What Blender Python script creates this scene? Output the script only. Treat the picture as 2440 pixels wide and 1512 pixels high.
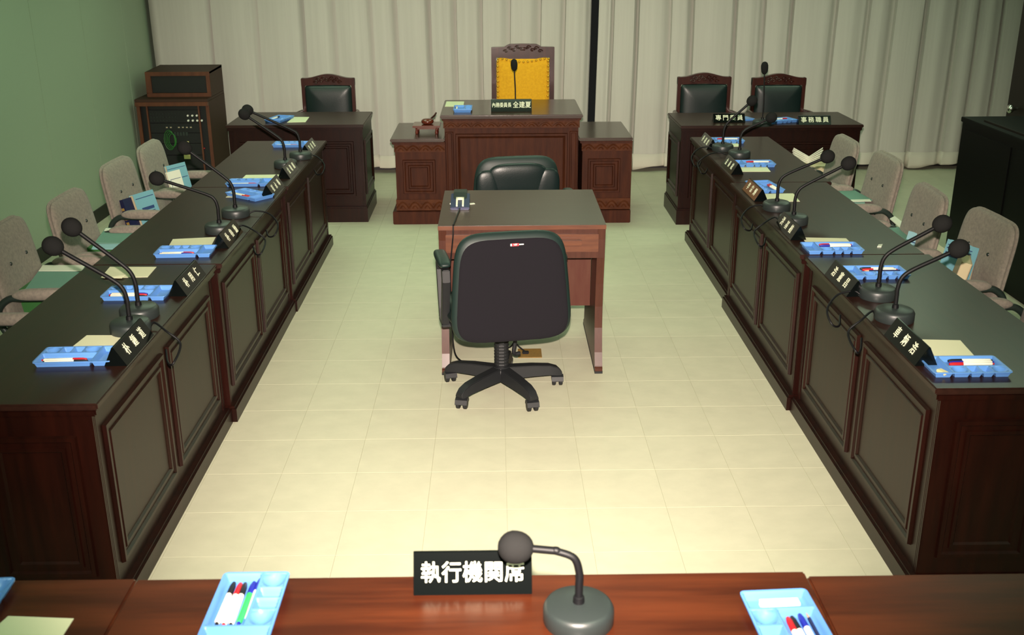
import bpy, bmesh, math, random
from mathutils import Vector, Matrix
random.seed(7)
for o in list(bpy.data.objects): bpy.data.objects.remove(o, do_unlink=True)
sc = bpy.context.scene
COL = sc.collection
PI = math.pi

# ------------------------------------------------------------------ camera
F_PX = 2492.3
CP, CYW, CR = 0.3458, 0.01479, -0.00398          # pitch down, yaw, roll (solved from the floor tile grid)
CAM = Vector((-0.0299, -4.1198, 2.0417))
cp, sp, cy, sy, cr, sr = math.cos(CP), math.sin(CP), math.cos(CYW), math.sin(CYW), math.cos(CR), math.sin(CR)
FW = Vector((sy*cp, cy*cp, -sp)); RT0 = Vector((cy, -sy, 0)); UP0 = RT0.cross(FW)
RT = cr*RT0 + sr*UP0; UP = -sr*RT0 + cr*UP0
cd = bpy.data.cameras.new('camera'); cam = bpy.data.objects.new('camera', cd); COL.objects.link(cam)
cd.sensor_width = 36; cd.lens = 36*F_PX/2440; cd.clip_end = 60
cd.dof.use_dof = True; cd.dof.focus_distance = 5.2; cd.dof.aperture_fstop = 6.3
m = Matrix((RT, UP, -FW)).transposed().to_4x4(); m.translation = CAM
cam.matrix_world = m
sc.camera = cam

def ray(x, y): return ((x-1220)/F_PX)*RT - ((y-756)/F_PX)*UP + FW
def G(x, y, z):                                     # pixel -> point at height z
    d = ray(x, y); return CAM + d*((z-CAM.z)/d.z)
def GY(x, y, Y):
    d = ray(x, y); return CAM + d*((Y-CAM.y)/d.y)
def GX(x, y, X):
    d = ray(x, y); return CAM + d*((X-CAM.x)/d.x)

# ------------------------------------------------------------------ world, flash, exposure
w = bpy.data.worlds.new('world'); sc.world = w; w.use_nodes = True
w.node_tree.nodes['Background'].inputs[0].default_value = (0.02, 0.03, 0.02, 1)
w.node_tree.nodes['Background'].inputs[1].default_value = 0.3
fl = bpy.data.lights.new('camera_flash', 'SPOT'); fo = bpy.data.objects.new('camera_flash', fl); COL.objects.link(fo)
fl.energy = 2350; fl.color = (1.0, 0.84, 0.72); fl.spot_size = math.radians(65); fl.spot_blend = 1.0; fl.shadow_soft_size = 0.02
fo.location = CAM + UP*0.13 + FW*0.02
fo.rotation_euler = (-(FW + UP*0.0)).to_track_quat('Z', 'Y').to_euler()
vs = sc.view_settings
vs.view_transform = 'Standard'; vs.look = 'None'; vs.exposure = 0.0; vs.gamma = 1.0; vs.use_curve_mapping = False

# ------------------------------------------------------------------ materials
def lin(c): return tuple(((v/255)/12.92 if v/255 <= .04045 else ((v/255+.055)/1.055)**2.4) for v in c)
MATS = {}
def mat(name, col, rough=.5, spec=.5, metal=0, coat=0, var=0, scale=(8, 8, 8), col2=None, bump=0, bscale=200, sheen=0, coords='Object', detail=4, crough=.08):
    if name in MATS: return MATS[name]
    M = bpy.data.materials.new(name); M.use_nodes = True; nt = M.node_tree; N = nt.nodes; L = nt.links
    b = N['Principled BSDF']; b.inputs['Roughness'].default_value = rough; b.inputs['Metallic'].default_value = metal
    b.inputs['Specular IOR Level'].default_value = spec; b.inputs['Coat Weight'].default_value = coat; b.inputs['Coat Roughness'].default_value = crough
    if sheen: b.inputs['Sheen Weight'].default_value = sheen
    b.inputs['Base Color'].default_value = (*col, 1)
    tc = N.new('ShaderNodeTexCoord')
    if col2:
        mp = N.new('ShaderNodeMapping'); mp.inputs['Scale'].default_value = scale; L.new(tc.outputs[coords], mp.inputs[0])
        nz = N.new('ShaderNodeTexNoise'); nz.inputs['Scale'].default_value = 1; nz.inputs['Detail'].default_value = detail; nz.inputs['Roughness'].default_value = .6
        L.new(mp.outputs[0], nz.inputs[0])
        r = N.new('ShaderNodeValToRGB'); r.color_ramp.elements[0].position = .35; r.color_ramp.elements[1].position = .68
        r.color_ramp.elements[0].color = (*col, 1); r.color_ramp.elements[1].color = (*col2, 1)
        L.new(nz.outputs[0], r.inputs[0]); L.new(r.outputs[0], b.inputs['Base Color'])
    if bump:
        n2 = N.new('ShaderNodeTexNoise'); n2.inputs['Scale'].default_value = bscale; n2.inputs['Detail'].default_value = 3
        L.new(tc.outputs['Object'], n2.inputs[0]); bp = N.new('ShaderNodeBump'); bp.inputs['Strength'].default_value = bump; bp.inputs['Distance'].default_value = .002
        L.new(n2.outputs[0], bp.inputs['Height']); L.new(bp.outputs[0], b.inputs['Normal'])
    MATS[name] = M; return M
def emis(name, col, s):
    M = bpy.data.materials.new(name); M.use_nodes = True; b = M.node_tree.nodes['Principled BSDF']
    b.inputs['Base Color'].default_value = (*col, 1); b.inputs['Emission Color'].default_value = (*col, 1); b.inputs['Emission Strength'].default_value = s
    MATS[name] = M; return M

mat('tile', (.58, .57, .425), .5, .3, col2=(.53, .525, .39), scale=(7, 10, 7), coords='Object', detail=6)
mat('tile_joint', (.40, .395, .275), .7)
mat('wall_paint', (.32, .39, .285), .6, .3)
mat('wall_joint', (.46, .50, .40), .7, .2)
mat('dark_wall', (.008, .01, .012), .8, .2)
mat('plain_wall', (.07, .06, .045), .8, .2)
mat('ceiling_white', (.55, .62, .48), .9, .1)
mat('baseboard', (.012, .010, .009), .5)
mat('curtain', (.52, .495, .455), .9, .1, col2=(.48, .455, .42), scale=(30, 30, .8), sheen=.1)
mat('hem', (.57, .53, .46), .9, .1)
# members' desks: very dark mahogany, varnished
mat('mahogany', (.0085, .0017, .001), .34, .25, col2=(.016, .003, .0015), scale=(30, 30, 3))
mat('mahogany_top', (.016, .0060, .0042), .34, .32, col2=(.025, .0090, .006), scale=(3, 40, 40), coat=.08, crough=.2)
mat('front_top', (.036, .0068, .0027), .34, .35, col2=(.078, .017, .0055), scale=(2.2, 26, 26), coat=.15, crough=.15)
mat('podium_wood', (.036, .0085, .004), .5, .14, col2=(.062, .015, .006), scale=(30, 30, 4))
mat('podium_top', (.030, .013, .008), .30, .5, col2=(.040, .018, .011), scale=(3, 40, 40), coat=.4, crough=.15)
mat('podium_band', (.055, .014, .005), .5, .14, col2=(.09, .025, .009), scale=(20, 20, 20))
mat('table_wood', (.080, .022, .008), .45, .4, col2=(.13, .04, .014), scale=(4, 40, 40), coat=.25, crough=.2)
mat('table_leg', (.045, .011, .005), .42, .3, col2=(.065, .018, .009), scale=(40, 40, 4), coat=.12, crough=.25)
mat('table_top', (.052, .023, .015), .36, .4, col2=(.058, .030, .020), scale=(3, 40, 40), coat=.25, crough=.2)
mat('modesty', (.075, .022, .015), .5, .2, col2=(.09, .034, .022), scale=(30, 30, 4))
mat('rack_wood', (.075, .022, .008), .5, .4, col2=(.11, .034, .012), scale=(20, 20, 5))
mat('rack_dark', (.040, .017, .009), .6, .3)
mat('cabinet_black', (.0025, .002, .002), .5, .2)
mat('door_brown', (.007, .003, .002), .5, .25, col2=(.010, .004, .003), scale=(20, 20, 2))
mat('black_panel', (.006, .008, .008), .45, .4)
mat('black_plastic', (.010, .011, .013), .55, .4, bump=.05, bscale=500)
mat('mic_base', (.020, .026, .026), .40, .5, bump=.08, bscale=700)
mat('foam', (.017, .017, .017), 1, .03, bump=.6, bscale=900)
mat('stem', (.004, .004, .005), .5, .25)
mat('leather', (.006, .014, .014), .36, .45, bump=.15, bscale=160)
mat('chair_fabric_dark', (.011, .010, .013), .95, .1, bump=.2, bscale=900)
mat('chair_rim', (.007, .019, .017), .5, .5)
mat('gold_velvet', (.72, .37, .012), .8, .2, col2=(.62, .30, .008), scale=(60, 60, 60), sheen=.3)
mat('tack', (.62, .36, .03), .35, .5, metal=.6)
mat('chair_wood', (.028, .006, .005), .32, .3, col2=(.05, .012, .008), scale=(30, 30, 4), coat=.25, crough=.12)
mat('beige_fabric', (.27, .235, .195), .95, .1, col2=(.20, .175, .15), scale=(70, 70, 70), bump=.4, bscale=500, sheen=.1)
mat('bracket', (.018, .028, .024), .4, .5)
mat('tray_blue', (.105, .27, .66), .3, .5)
mat('tray_deep', (.06, .20, .46), .35, .5)
mat('paper', (.72, .72, .50), .8, .2)
mat('paper_white', (.72, .74, .62), .8, .2)
mat('plate_black', (.002, .003, .003), .14, .3)
mat('plate_brown', (.12, .035, .006), .3, .5)
mat('letter', (.74, .76, .58), .6, .2)
mat('pen_white', (.82, .80, .70), .4, .5)
mat('pen_red', (.45, .012, .02), .35)
mat('pen_blue', (.014, .02, .30), .35)
mat('pen_black', (.010, .010, .016), .35)
mat('pen_green', (.03, .42, .10), .35)
mat('pencil_navy', (.012, .016, .07), .4)
mat('wood_raw', (.55, .34, .20), .7)
mat('eraser', (.70, .64, .34), .8)
mat('gavel_red', (.10, .018, .008), .25, .5, coat=.5)
mat('brass_plate', (.26, .15, .035), .55, .4, col2=(.20, .12, .03), scale=(60, 60, 60))
mat('chrome', (.6, .6, .55), .2, .5, metal=1)
mat('book_teal', (.15, .30, .24), .7, .2)
mat('book_green', (.035, .14, .035), .6, .3)
mat('book_blue', (.17, .38, .46), .6, .3)
mat('book_cyan', (.30, .52, .58), .6, .3)
mat('book_navy', (.010, .013, .05), .4, .4)
mat('page_edge', (.55, .47, .30), .8, .2)
mat('gilt', (.30, .20, .05), .5)
mat('tan_cover', (.42, .33, .22), .7)
mat('ink', (.03, .04, .06), .7)
mat('ink_blue', (.02, .05, .16), .7)
mat('knob_white', (.75, .78, .68), .4)
mat('label_yellow', (.62, .55, .22), .7)
mat('led_red', (.35, .01, .015), .4)
mat('wire_green', (.02, .16, .02), .5)
mat('tag_red', (.55, .012, .03), .5)
emis('lamp_glow', (.72, 1.0, .67), 7.4)
mat('lamp_housing', (.6, .62, .58), .6)

# ------------------------------------------------------------------ mesh helpers
class MB:
    def __init__(s): s.v = []; s.f = []
    def add(s, vs, fs, M=None):
        n = len(s.v)
        s.v += [tuple(M @ Vector(p)) if M else tuple(p) for p in vs]
        s.f += [tuple(i+n for i in q) for q in fs]; return s
    def box(s, x0, x1, y0, y1, z0, z1, M=None):
        return s.add([(x0,y0,z0),(x1,y0,z0),(x1,y1,z0),(x0,y1,z0),(x0,y0,z1),(x1,y0,z1),(x1,y1,z1),(x0,y1,z1)],
                     [(3,2,1,0),(4,5,6,7),(0,1,5,4),(1,2,6,5),(2,3,7,6),(3,0,4,7)], M)
    def prism(s, poly, a, b, axis='x', M=None):
        n = len(poly)
        def P(u, v, t): return {'x': (t,u,v), 'y': (u,t,v), 'z': (u,v,t)}[axis]
        vs = [P(u,v,a) for u,v in poly] + [P(u,v,b) for u,v in poly]
        fs = [tuple(range(n)), tuple(range(2*n-1, n-1, -1))] + [(i, n+i, n+(i+1)%n, (i+1)%n) for i in range(n)]
        return s.add(vs, fs, M)
    def lathe(s, prof, n=20, M=None):
        vs = []; fs = []
        for r, z in prof:
            for k in range(n):
                a = 2*PI*k/n; vs.append((r*math.cos(a), r*math.sin(a), z))
        m = len(prof)
        for j in range(m-1):
            for k in range(n):
                fs.append((j*n+k, j*n+(k+1)%n, (j+1)*n+(k+1)%n, (j+1)*n+k))
        fs.append(tuple(range(n-1, -1, -1))); fs.append(tuple((m-1)*n+k for k in range(n)))
        return s.add(vs, fs, M)
    def tube(s, pts, r, n=8, M=None, rad=None, close=True):
        pts = [Vector(p) for p in pts]; vs = []; fs = []; m = len(pts)
        t0 = (pts[1]-pts[0]).normalized(); u = t0.orthogonal().normalized()
        for i, p in enumerate(pts):
            t = (pts[min(i+1, m-1)]-pts[max(i-1, 0)]).normalized()
            u = (u - t*u.dot(t)).normalized(); v = t.cross(u)
            rr = rad[i] if rad else r
            for k in range(n):
                a = 2*PI*k/n; vs.append(tuple(p + u*(rr*math.cos(a)) + v*(rr*math.sin(a))))
        for j in range(m-1):
            for k in range(n): fs.append((j*n+k, j*n+(k+1)%n, (j+1)*n+(k+1)%n, (j+1)*n+k))
        if close: fs.append(tuple(range(n-1, -1, -1))); fs.append(tuple((m-1)*n+k for k in range(n)))
        return s.add(vs, fs, M)
    def pad(s, w, h, t, e=5, M=None, curve=0, rings=9, n=44, pw=5, top=1.0):
        """cushion in the XZ plane, thick along y; superellipse outline; top = width factor at the top edge"""
        vs = []; fs = []
        rr = [math.sin(.5*PI*i/rings) for i in range(rings+1)]
        for side in (1, -1):
            base = len(vs)
            vs.append((0, side*t/2, 0))
            for r in rr[1:]:
                d = side*t/2*max(0, 1-r**pw)**.5
                for k in range(n):
                    a = 2*PI*k/n; c, sn = math.cos(a), math.sin(a)
                    x = math.copysign(abs(c)**(2/e), c)*w/2*r; z = math.copysign(abs(sn)**(2/e), sn)*h/2*r
                    x *= 1+(top-1)*(z/h+.5)
                    vs.append((x, d+curve*x*x, z))
            for k in range(n):
                q = (base, base+1+k, base+1+(k+1)%n); fs.append(q if side < 0 else q[::-1])
            for i in range(rings-1):
                for k in range(n):
                    a0 = base+1+i*n; b0 = a0+n
                    q = (a0+k, b0+k, b0+(k+1)%n, a0+(k+1)%n); fs.append(q if side < 0 else q[::-1])
        return s.add(vs, fs, M)
    def frame(s, u0, u1, v0, v1, prof, M=None, cap=True):
        """nested rectangular loops in XZ (facing -y): prof = [(inset, out)]; out is towards -y"""
        vs = []; fs = []
        for i, o in prof:
            vs += [(u0+i,-o,v0+i),(u1-i,-o,v0+i),(u1-i,-o,v1-i),(u0+i,-o,v1-i)]
        for j in range(len(prof)-1):
            for k in range(4): fs.append((j*4+k, j*4+(k+1)%4, j*4+4+(k+1)%4, j*4+4+k))
        if cap: b = (len(prof)-1)*4; fs.append((b, b+1, b+2, b+3))
        return s.add(vs, fs, M)
    def mesh(s, name, bevel=0, smooth=None):
        me = bpy.data.meshes.new(name); me.from_pydata(s.v, [], s.f)
        bm = bmesh.new(); bm.from_mesh(me)
        bmesh.ops.remove_doubles(bm, verts=bm.verts, dist=1e-6)
        bmesh.ops.recalc_face_normals(bm, faces=bm.faces)
        if bevel:
            es = [e for e in bm.edges if len(e.link_faces) == 2 and e.calc_face_angle(0) > .6]
            bmesh.ops.bevel(bm, geom=es, offset=bevel, segments=2, affect='EDGES', clamp_overlap=True)
        bm.to_mesh(me); bm.free()
        if smooth:
            for p in me.polygons: p.use_smooth = True
            me.set_sharp_from_angle(angle=math.radians(smooth))
        return me
    def build(s, name, m, parent=None, bevel=0, smooth=None, loc=None, rot=None):
        o = bpy.data.objects.new(name, s.mesh(name, bevel, smooth)); COL.objects.link(o)
        o.data.materials.append(MATS[m])
        if parent: o.parent = parent
        if loc is not None: o.location = loc
        if rot is not None: o.rotation_euler = rot
        return o

def T(x, y, z): return Matrix.Translation((x, y, z))
def RX(a): return Matrix.Rotation(math.radians(a), 4, 'X')
def RY(a): return Matrix.Rotation(math.radians(a), 4, 'Y')
def RZ(a): return Matrix.Rotation(math.radians(a), 4, 'Z')

def tag(o, label, cat, group=None):
    o['label'] = label; o['category'] = cat
    if group: o['group'] = group
    return o
def thing(name, label, cat, loc=(0,0,0), rz=0, group=None):
    o = bpy.data.objects.new(name, None); COL.objects.link(o); o.empty_display_size = .05
    o.location = loc; o.rotation_euler = (0, 0, math.radians(rz)); return tag(o, label, cat, group)
KIDS = {}
def copy_tree(o, parent=None):
    c = o.copy(); COL.objects.link(c)
    if parent: c.parent = parent
    for ch in [x for x in bpy.data.objects if x.parent == o]: copy_tree(ch, c)
    return c
def struct(o): o['kind'] = 'structure'; return o
def bez(pts, n=8):
    """Catmull-Rom through points"""
    pts = [Vector(p) for p in pts]; out = []
    P = [pts[0]*2-pts[1]] + pts + [pts[-1]*2-pts[-2]]
    for i in range(1, len(P)-2):
        for k in range(n):
            t = k/n; a, b, c, d = P[i-1], P[i], P[i+1], P[i+2]
            out.append(.5*((2*b)+(c-a)*t+(2*a-5*b+4*c-d)*t*t+(3*b-a-3*c+d)*t**3))
    out.append(pts[-1]); return out
def text_mesh(body, size, bold, spacing=1.0, sx=1.0, ext=.0004):
    cu = bpy.data.curves.new('lettering', 'FONT'); cu.body = body; cu.size = size; cu.align_x = 'CENTER'; cu.align_y = 'CENTER'
    cu.extrude = ext; cu.space_character = spacing; cu.resolution_u = 2
    o = bpy.data.objects.new('lettering_tmp', cu); COL.objects.link(o)
    dg = bpy.context.evaluated_depsgraph_get(); me = bpy.data.meshes.new_from_object(o.evaluated_get(dg))
    bpy.data.objects.remove(o, do_unlink=True); bpy.data.curves.remove(cu)
    for v in me.vertices: v.co.x *= sx
    if bold:
        n = len(me.vertices); co = [v.co.copy() for v in me.vertices]; fs = [tuple(p.vertices) for p in me.polygons]
        V = []; FF = []
        for k, (dx, dy) in enumerate(((1,0),(-1,0),(0,1),(0,-1),(.7,.7),(-.7,-.7),(.7,-.7),(-.7,.7))):
            V += [(c.x+dx*bold, c.y+dy*bold, c.z+.00002*k) for c in co]; FF += [tuple(i+n*k for i in f) for f in fs]
        me2 = bpy.data.meshes.new('lettering'); me2.from_pydata(V, [], FF); bpy.data.meshes.remove(me); me = me2
    return me
def lettering(parent, body, size, M, matname='letter', bold=0.0, spacing=1.0, sx=1.0, name='lettering'):
    me = text_mesh(body, size, bold, spacing, sx); me.materials.clear(); me.materials.append(MATS[matname])
    o = bpy.data.objects.new(name, me); COL.objects.link(o); o.parent = parent; o.matrix_local = M; return o

# ------------------------------------------------------------------ the room shell
XL, XR, YB, YF, ZC = -3.12, 4.80, 5.72, -5.4, 2.55
S = 0.305
fl_o = struct(MB().box(XL, XR, YF, YB, -.10, -.0016).build('floor', 'tile_joint'))
tiles = []
for i in range(math.floor(XL/S), math.ceil(XR/S)):
    for j in range(math.floor(YF/S), math.ceil(YB/S)):
        x0, x1 = max(i*S, XL), min((i+1)*S, XR); y0, y1 = max(j*S, YF), min((j+1)*S, YB)
        if x1-x0 < .02 or y1-y0 < .02: continue
        cx, cy_ = (x0+x1)/2, (y0+y1)/2
        d = Vector((cx, cy_, 0))-CAM; dep = d.dot(FW); u = d.dot(RT)/dep*F_PX+1220; v = 756-d.dot(UP)/dep*F_PX
        vis = (-60 < u < 2500) and (v < 1420) and dep > 0
        hid = (-1.80 < cx < -1.28 and -1.3 < cy_ < 3.1) or (1.38 < cx < 1.95 and -1.3 < cy_ < 3.15) or (-.75 < cx < .9 and 3.75 < cy_ < 4.9) \
            or (cx < -1.28 and cy_ < 3.0) or (cx > 1.4 and cy_ < 2.4) or (-2.1 < cx < -1.1 and 3.8 < cy_) or (1.45 < cx < 2.6 and 3.7 < cy_ < 5.0)
        area = F_PX**2*S*S/dep**3 if vis and not hid else 0
        tiles.append((area, i, j, x0, x1, y0, y1))
tiles.sort(reverse=True)
tmesh = MB().box(-S/2+.0008, S/2-.0008, -S/2+.0008, S/2-.0008, -.003, 0).mesh('tile'); tmesh.materials.append(MATS['tile'])
rest = MB(); nt_ = 0
for a, i, j, x0, x1, y0, y1 in tiles:
    full = (x1-x0 > S-.001) and (y1-y0 > S-.001)
    if a > 0 and nt_ < 300 and full:
        o = bpy.data.objects.new('tile', tmesh); COL.objects.link(o); o.parent = fl_o; o.location = ((x0+x1)/2, (y0+y1)/2, 0); nt_ += 1
    else: rest.box(x0+.0008, x1-.0008, y0+.0008, y1-.0008, -.003, 0)
ro = rest.build('tile_field', 'tile', fl_o); ro['kind'] = 'stuff'

# tile material: per-tile shift of the marbling
nt = MATS['tile'].node_tree; N = nt.nodes; L = nt.links
oi = N.new('ShaderNodeObjectInfo'); mp = [n for n in N if n.type == 'MAPPING'][0]
ml = N.new('ShaderNodeVectorMath'); ml.operation = 'SCALE'; ml.inputs[3].default_value = 3.0; L.new(oi.outputs['Location'], ml.inputs[0]); L.new(ml.outputs[0], mp.inputs['Location'])

# left wall of painted panels (joints where the photograph shows seams)
wl = struct(MB().box(XL-.14, XL-.003, YF, YB, 0, ZC).build('wall_left', 'wall_joint'))
seams = [YF] + [GX(*p, XL).y for p in ((188, 0), (286, 0))] + [YB]
sp_ = seams[2]-seams[1]; ys = [seams[1]-sp_*k for k in range(8, 0, -1) if seams[1]-sp_*k > YF] + seams[1:3] + [YB]
ys = [YF] + ys
for a, b in zip(ys[:-1], ys[1:]):
    MB().box(XL-.01, XL, a+.003, b-.003, 0.0, ZC).build('wall_panel', 'wall_paint', wl)
struct(MB().box(XL, XL+.012, YF, 4.78, 0, .10).build('baseboard_left', 'baseboard'))
struct(MB().box(XL-.14, XR+.14, YB, YB+.12, 0, ZC).build('wall_back', 'dark_wall'))
struct(MB().box(XL, XR, YB-.015, YB, 0, .10).build('baseboard_back', 'baseboard'))
struct(MB().box(XR, XR+.12, YF, YB, 0, ZC).build('wall_right', 'plain_wall'))
struct(MB().box(XL-.14, XR+.14, YF-.12, YF, 0, ZC).build('wall_front', 'plain_wall'))
struct(MB().box(XL-.14, XR+.14, YF-.12, YB+.12, ZC, ZC+.1).build('ceiling', 'ceiling_white'))

# fluorescent fixtures on the ceiling (above the picture)
k = 0
where = {(-1.7,-2.9): 'behind the camera by the green wall', (1.0,-2.9): 'over the middle behind the front table', (-1.9,2.1): 'over the chairs by the green wall',
         (0.3,2.1): 'over the small table', (3.0,1.9): 'over the low black cabinet', (-1.5,4.0): 'over the side desk by the rack', (.7,4.0): 'over the podium', (3.0,3.9): 'over the far corner of the right desk', (3.4,-2.6): 'in the corner behind the right bench'}
for (x, y), t_ in where.items():
    t = thing('ceiling_light', 'fluorescent ceiling light panel '+t_, 'ceiling light', (x, y, ZC), 0, 'fluorescent ceiling lights')
    MB().box(-.62, .62, -.32, .32, -.05, 0).build('housing', 'lamp_housing', t)
    MB().box(-.58, .58, -.28, .28, -.056, -.0505).build('diffuser', 'lamp_glow', t)

# ------------------------------------------------------------------ curtains
def curtain(label, px, Y0, xa, xb, seed):
    rnd = random.Random(seed)
    xs = [xa] + [GY(p, 0 if p > 560 or p < 400 else 60, Y0).x for p in px] + [xb]
    prof = []
    for a, b in zip(xs[:-1], xs[1:]):
        wd = b-a; st = min(.075, wd*.32)*rnd.uniform(.7, 1.3); bul = min(.02, wd*.06)*rnd.uniform(.5, 1.4); dp = rnd.uniform(.045, .075)
        ws = rnd.uniform(.3, .7)
        for q in range(9):
            t = q/8; prof.append((a+.002+(wd-st)*t, -.03+.012*(1-t)*0-bul*math.sin(PI*t)+.006*math.sin(PI*t*4*ws)))
        for q in range(1, 6):
            t = q/5; prof.append((b-st+(st-.004)*t, -.03+dp*(t*t*(3-2*t))))
    rows = [.045, .06, .17, .4, .8, 1.2, 1.6, 2.0, ZC-.03]
    def mk(rows, dy):
        mb = MB(); n = len(prof); vs = []; fs = []
        for r, z in enumerate(rows):
            for i, (x, y) in enumerate(prof):
                sway = .010*math.sin(z*1.7+x*2.3+seed)
                f = .8+.3*(z/ZC)
                zz = z + (.018*math.sin(x*7+seed)+.008*math.sin(x*19)) * (1 if r == 0 and z < .06 else 0)
                vs.append((x+sway, Y0+y*f+dy, zz))
        for r in range(len(rows)-1):
            for i in range(n-1): fs.append((r*n+i, r*n+i+1, (r+1)*n+i+1, (r+1)*n+i))
        mb.add(vs, fs); return mb
    t = thing('curtain', label, 'curtain', (0, 0, 0))
    o = mk(rows, 0).build('drape', 'curtain', t, smooth=50)
    md = o.modifiers.new('thick', 'SOLIDIFY'); md.thickness = .004; md.offset = 1
    h = mk([.043, .06, .17], -.005).build('hem', 'hem', t, smooth=50)
    md = h.modifiers.new('thick', 'SOLIDIFY'); md.thickness = .003
    MB().tube([(xa+.01, Y0+.03, ZC-.03), (xb-.01, Y0+.03, ZC-.03)], .012).build('curtain_rail', 'chrome', t)
    return t
YC = 5.56
xg0, xg1 = GY(1406, 150, YC).x, GY(1421, 150, YC).x
curtain('beige pleated curtain behind the yellow chair, reaching to the green wall', [508, 612, 722, 797, 886, 947, 1028, 1090, 1152, 1218, 1290, 1347], YC, XL+.05, xg0, 3)
curtain('beige pleated curtain behind the two dark leather chairs right of the gap', [1462, 1522, 1600, 1655, 1760, 1828, 1895, 1998, 2075, 2135, 2212, 2292, 2340, 2398], YC, xg1, XR-.03, 9)

# ------------------------------------------------------------------ panelled desks
PROF = [(0,0),(.003,.012),(.016,.012),(.022,.003),(.036,.003),(.039,.009),(.050,.009),(.056,.001)]
def panelled_desk(name, label, W, D, H, loc, rz, wood='mahogany', top='mahogany_top', npan=2, over=.03, plinth=.075, endframes=True, group=None, pz=(.14, .635), kneehole=True):
    t = thing(name, label, 'desk', loc, rz, group)
    De = D-.13 if kneehole and name == 'panelled_desk' else D-.03
    MB().box(0, W, 0, D, H-.022, H).build('tabletop', top, t, bevel=.004)
    MB().box(.006, W-.006, .010, D-.01, H-.045, H-.022).build('edge_moulding', wood, t, bevel=.004)
    b = MB()
    b.box(.012, W-.012, over, over+.03, plinth, H-.045)
    b.box(.012, .042, over+.03, De, plinth, H-.045); b.box(W-.042, W-.012, over+.03, De, plinth, H-.045)
    if not kneehole: b.box(.042, W-.042, D-.06, D-.03, plinth, H-.045)
    b.build('body', wood, t)
    p = MB(); p.box(.0, W, .0, .05, 0, plinth-.012); p.box(0, .05, .05, De+.01, 0, plinth-.012); p.box(W-.05, W, .05, De+.01, 0, plinth-.012)
    p.box(.006, W-.006, .008, .05, plinth-.012, plinth); p.box(.006, .05, .05, De+.004, plinth-.012, plinth); p.box(W-.05, W-.006, .05, De+.004, plinth-.012, plinth)
    p.build('plinth', wood, t)
    pw = (W-.17-.06*(npan-1))/npan
    for k in range(npan):
        u0 = .085+k*(pw+.06)
        MB().frame(u0, u0+pw, pz[0], pz[1], PROF).build('front_panel', wood, t, loc=(0, over, 0))
    # corner reeding
    for x in (.016, .026, .036, W-.036, W-.026, W-.016):
        MB().box(x-.003, x+.003, over-.004, over, plinth, H-.045).build('reed', wood, t)
    if endframes:
        MB().frame(.05, De-.08, pz[0], pz[1], PROF, RZ(-90)).build('end_panel', wood, t, loc=(.012, De, 0))
        MB().frame(.08, De-.05, pz[0], pz[1], PROF, RZ(90)).build('end_panel', wood, t, loc=(W-.012, 0, 0))
    return t
HD = .745
ORD = ['first', 'second', 'third', 'fourth', 'fifth', 'sixth']
Lu = [(-1.25, 0.185, -1.228), (.188, 1.678, -1.208), (1.681, 3.125, -1.200)]
Ru = [(-1.20, .248, 1.312), (.251, 1.700, 1.296), (1.703, 3.165, 1.328)]
for i, (a, b, x) in enumerate(Lu):
    panelled_desk('panelled_desk', 'dark mahogany panelled desk, %s unit from the front table on the green-wall side' % ORD[i], b-a, .55, HD, (x, a, 0), 90, group='members desks')
for i, (a, b, x) in enumerate(Ru):
    panelled_desk('panelled_desk', 'dark mahogany panelled desk, %s unit from the front table on the cabinet side' % ORD[i], b-a, .55, HD, (x, b, 0), -90, group='members desks')
# side desks by the curtain
panelled_desk('side_desk', 'dark mahogany desk between the equipment rack and the podium', 1.03, .64, .75, (-2.05, 3.75, 0), 0, npan=2, kneehole=False, plinth=.12, pz=(.20, .62))
panelled_desk('side_desk', 'long dark mahogany desk with two nameplates before two leather chairs', 1.36, .62, .75, (1.335, 3.60, 0), 0, npan=2, kneehole=False, plinth=.12, pz=(.20, .62))

# foreground tables (their fronts face the aisle, away from the camera)
for lab, x0, x1, yf, mt, H in (('reddish varnished front table carrying the wide nameplate and microphone', -.812, .632, -2.176, 'front_top', .75),
                       ('dark front table section beside the green-wall bench with loose paper', -2.26, -.815, -2.168, 'front_top', .747),
                       ('dark empty front table section on the cabinet side', .636, 2.08, -2.186, 'front_top', .745)):
    panelled_desk('front_table', lab, x1-x0, .55, H, (x1, yf, 0), 180, top=mt, group=None)

# ------------------------------------------------------------------ podium
def scallops(x0, x1, z0, z1, y, M=None):
    mb = MB(); n = max(3, round((x1-x0)/.105)); wd = (x1-x0)/n; h = z1-z0
    for k in range(n):
        c = x0+wd*(k+.5)
        pts = [(c-wd/2+wd*q/8, y, z0+h*.18+h*.62*math.sin(PI*q/8)) for q in range(9)]
        mb.tube(pts, .006, 5, M)
        mb.tube([(c-wd*.2+wd*.4*q/6, y, z0+h*.15+h*.3*math.sin(PI*q/6)) for q in range(7)], .005, 5, M)
        mb.lathe([(.0, -.004), (.008, -.003), (.006, .004), (0, .006)], 8, (M or Matrix()) @ T(c-wd/2+.002, y, z0+h*.62) @ RX(90))
    return mb
PYF = 3.665
pod = thing('podium', 'carved brown wooden podium with raised centre and two lower wings', 'podium', (.088, PYF, 0))
cw = .53
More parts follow.
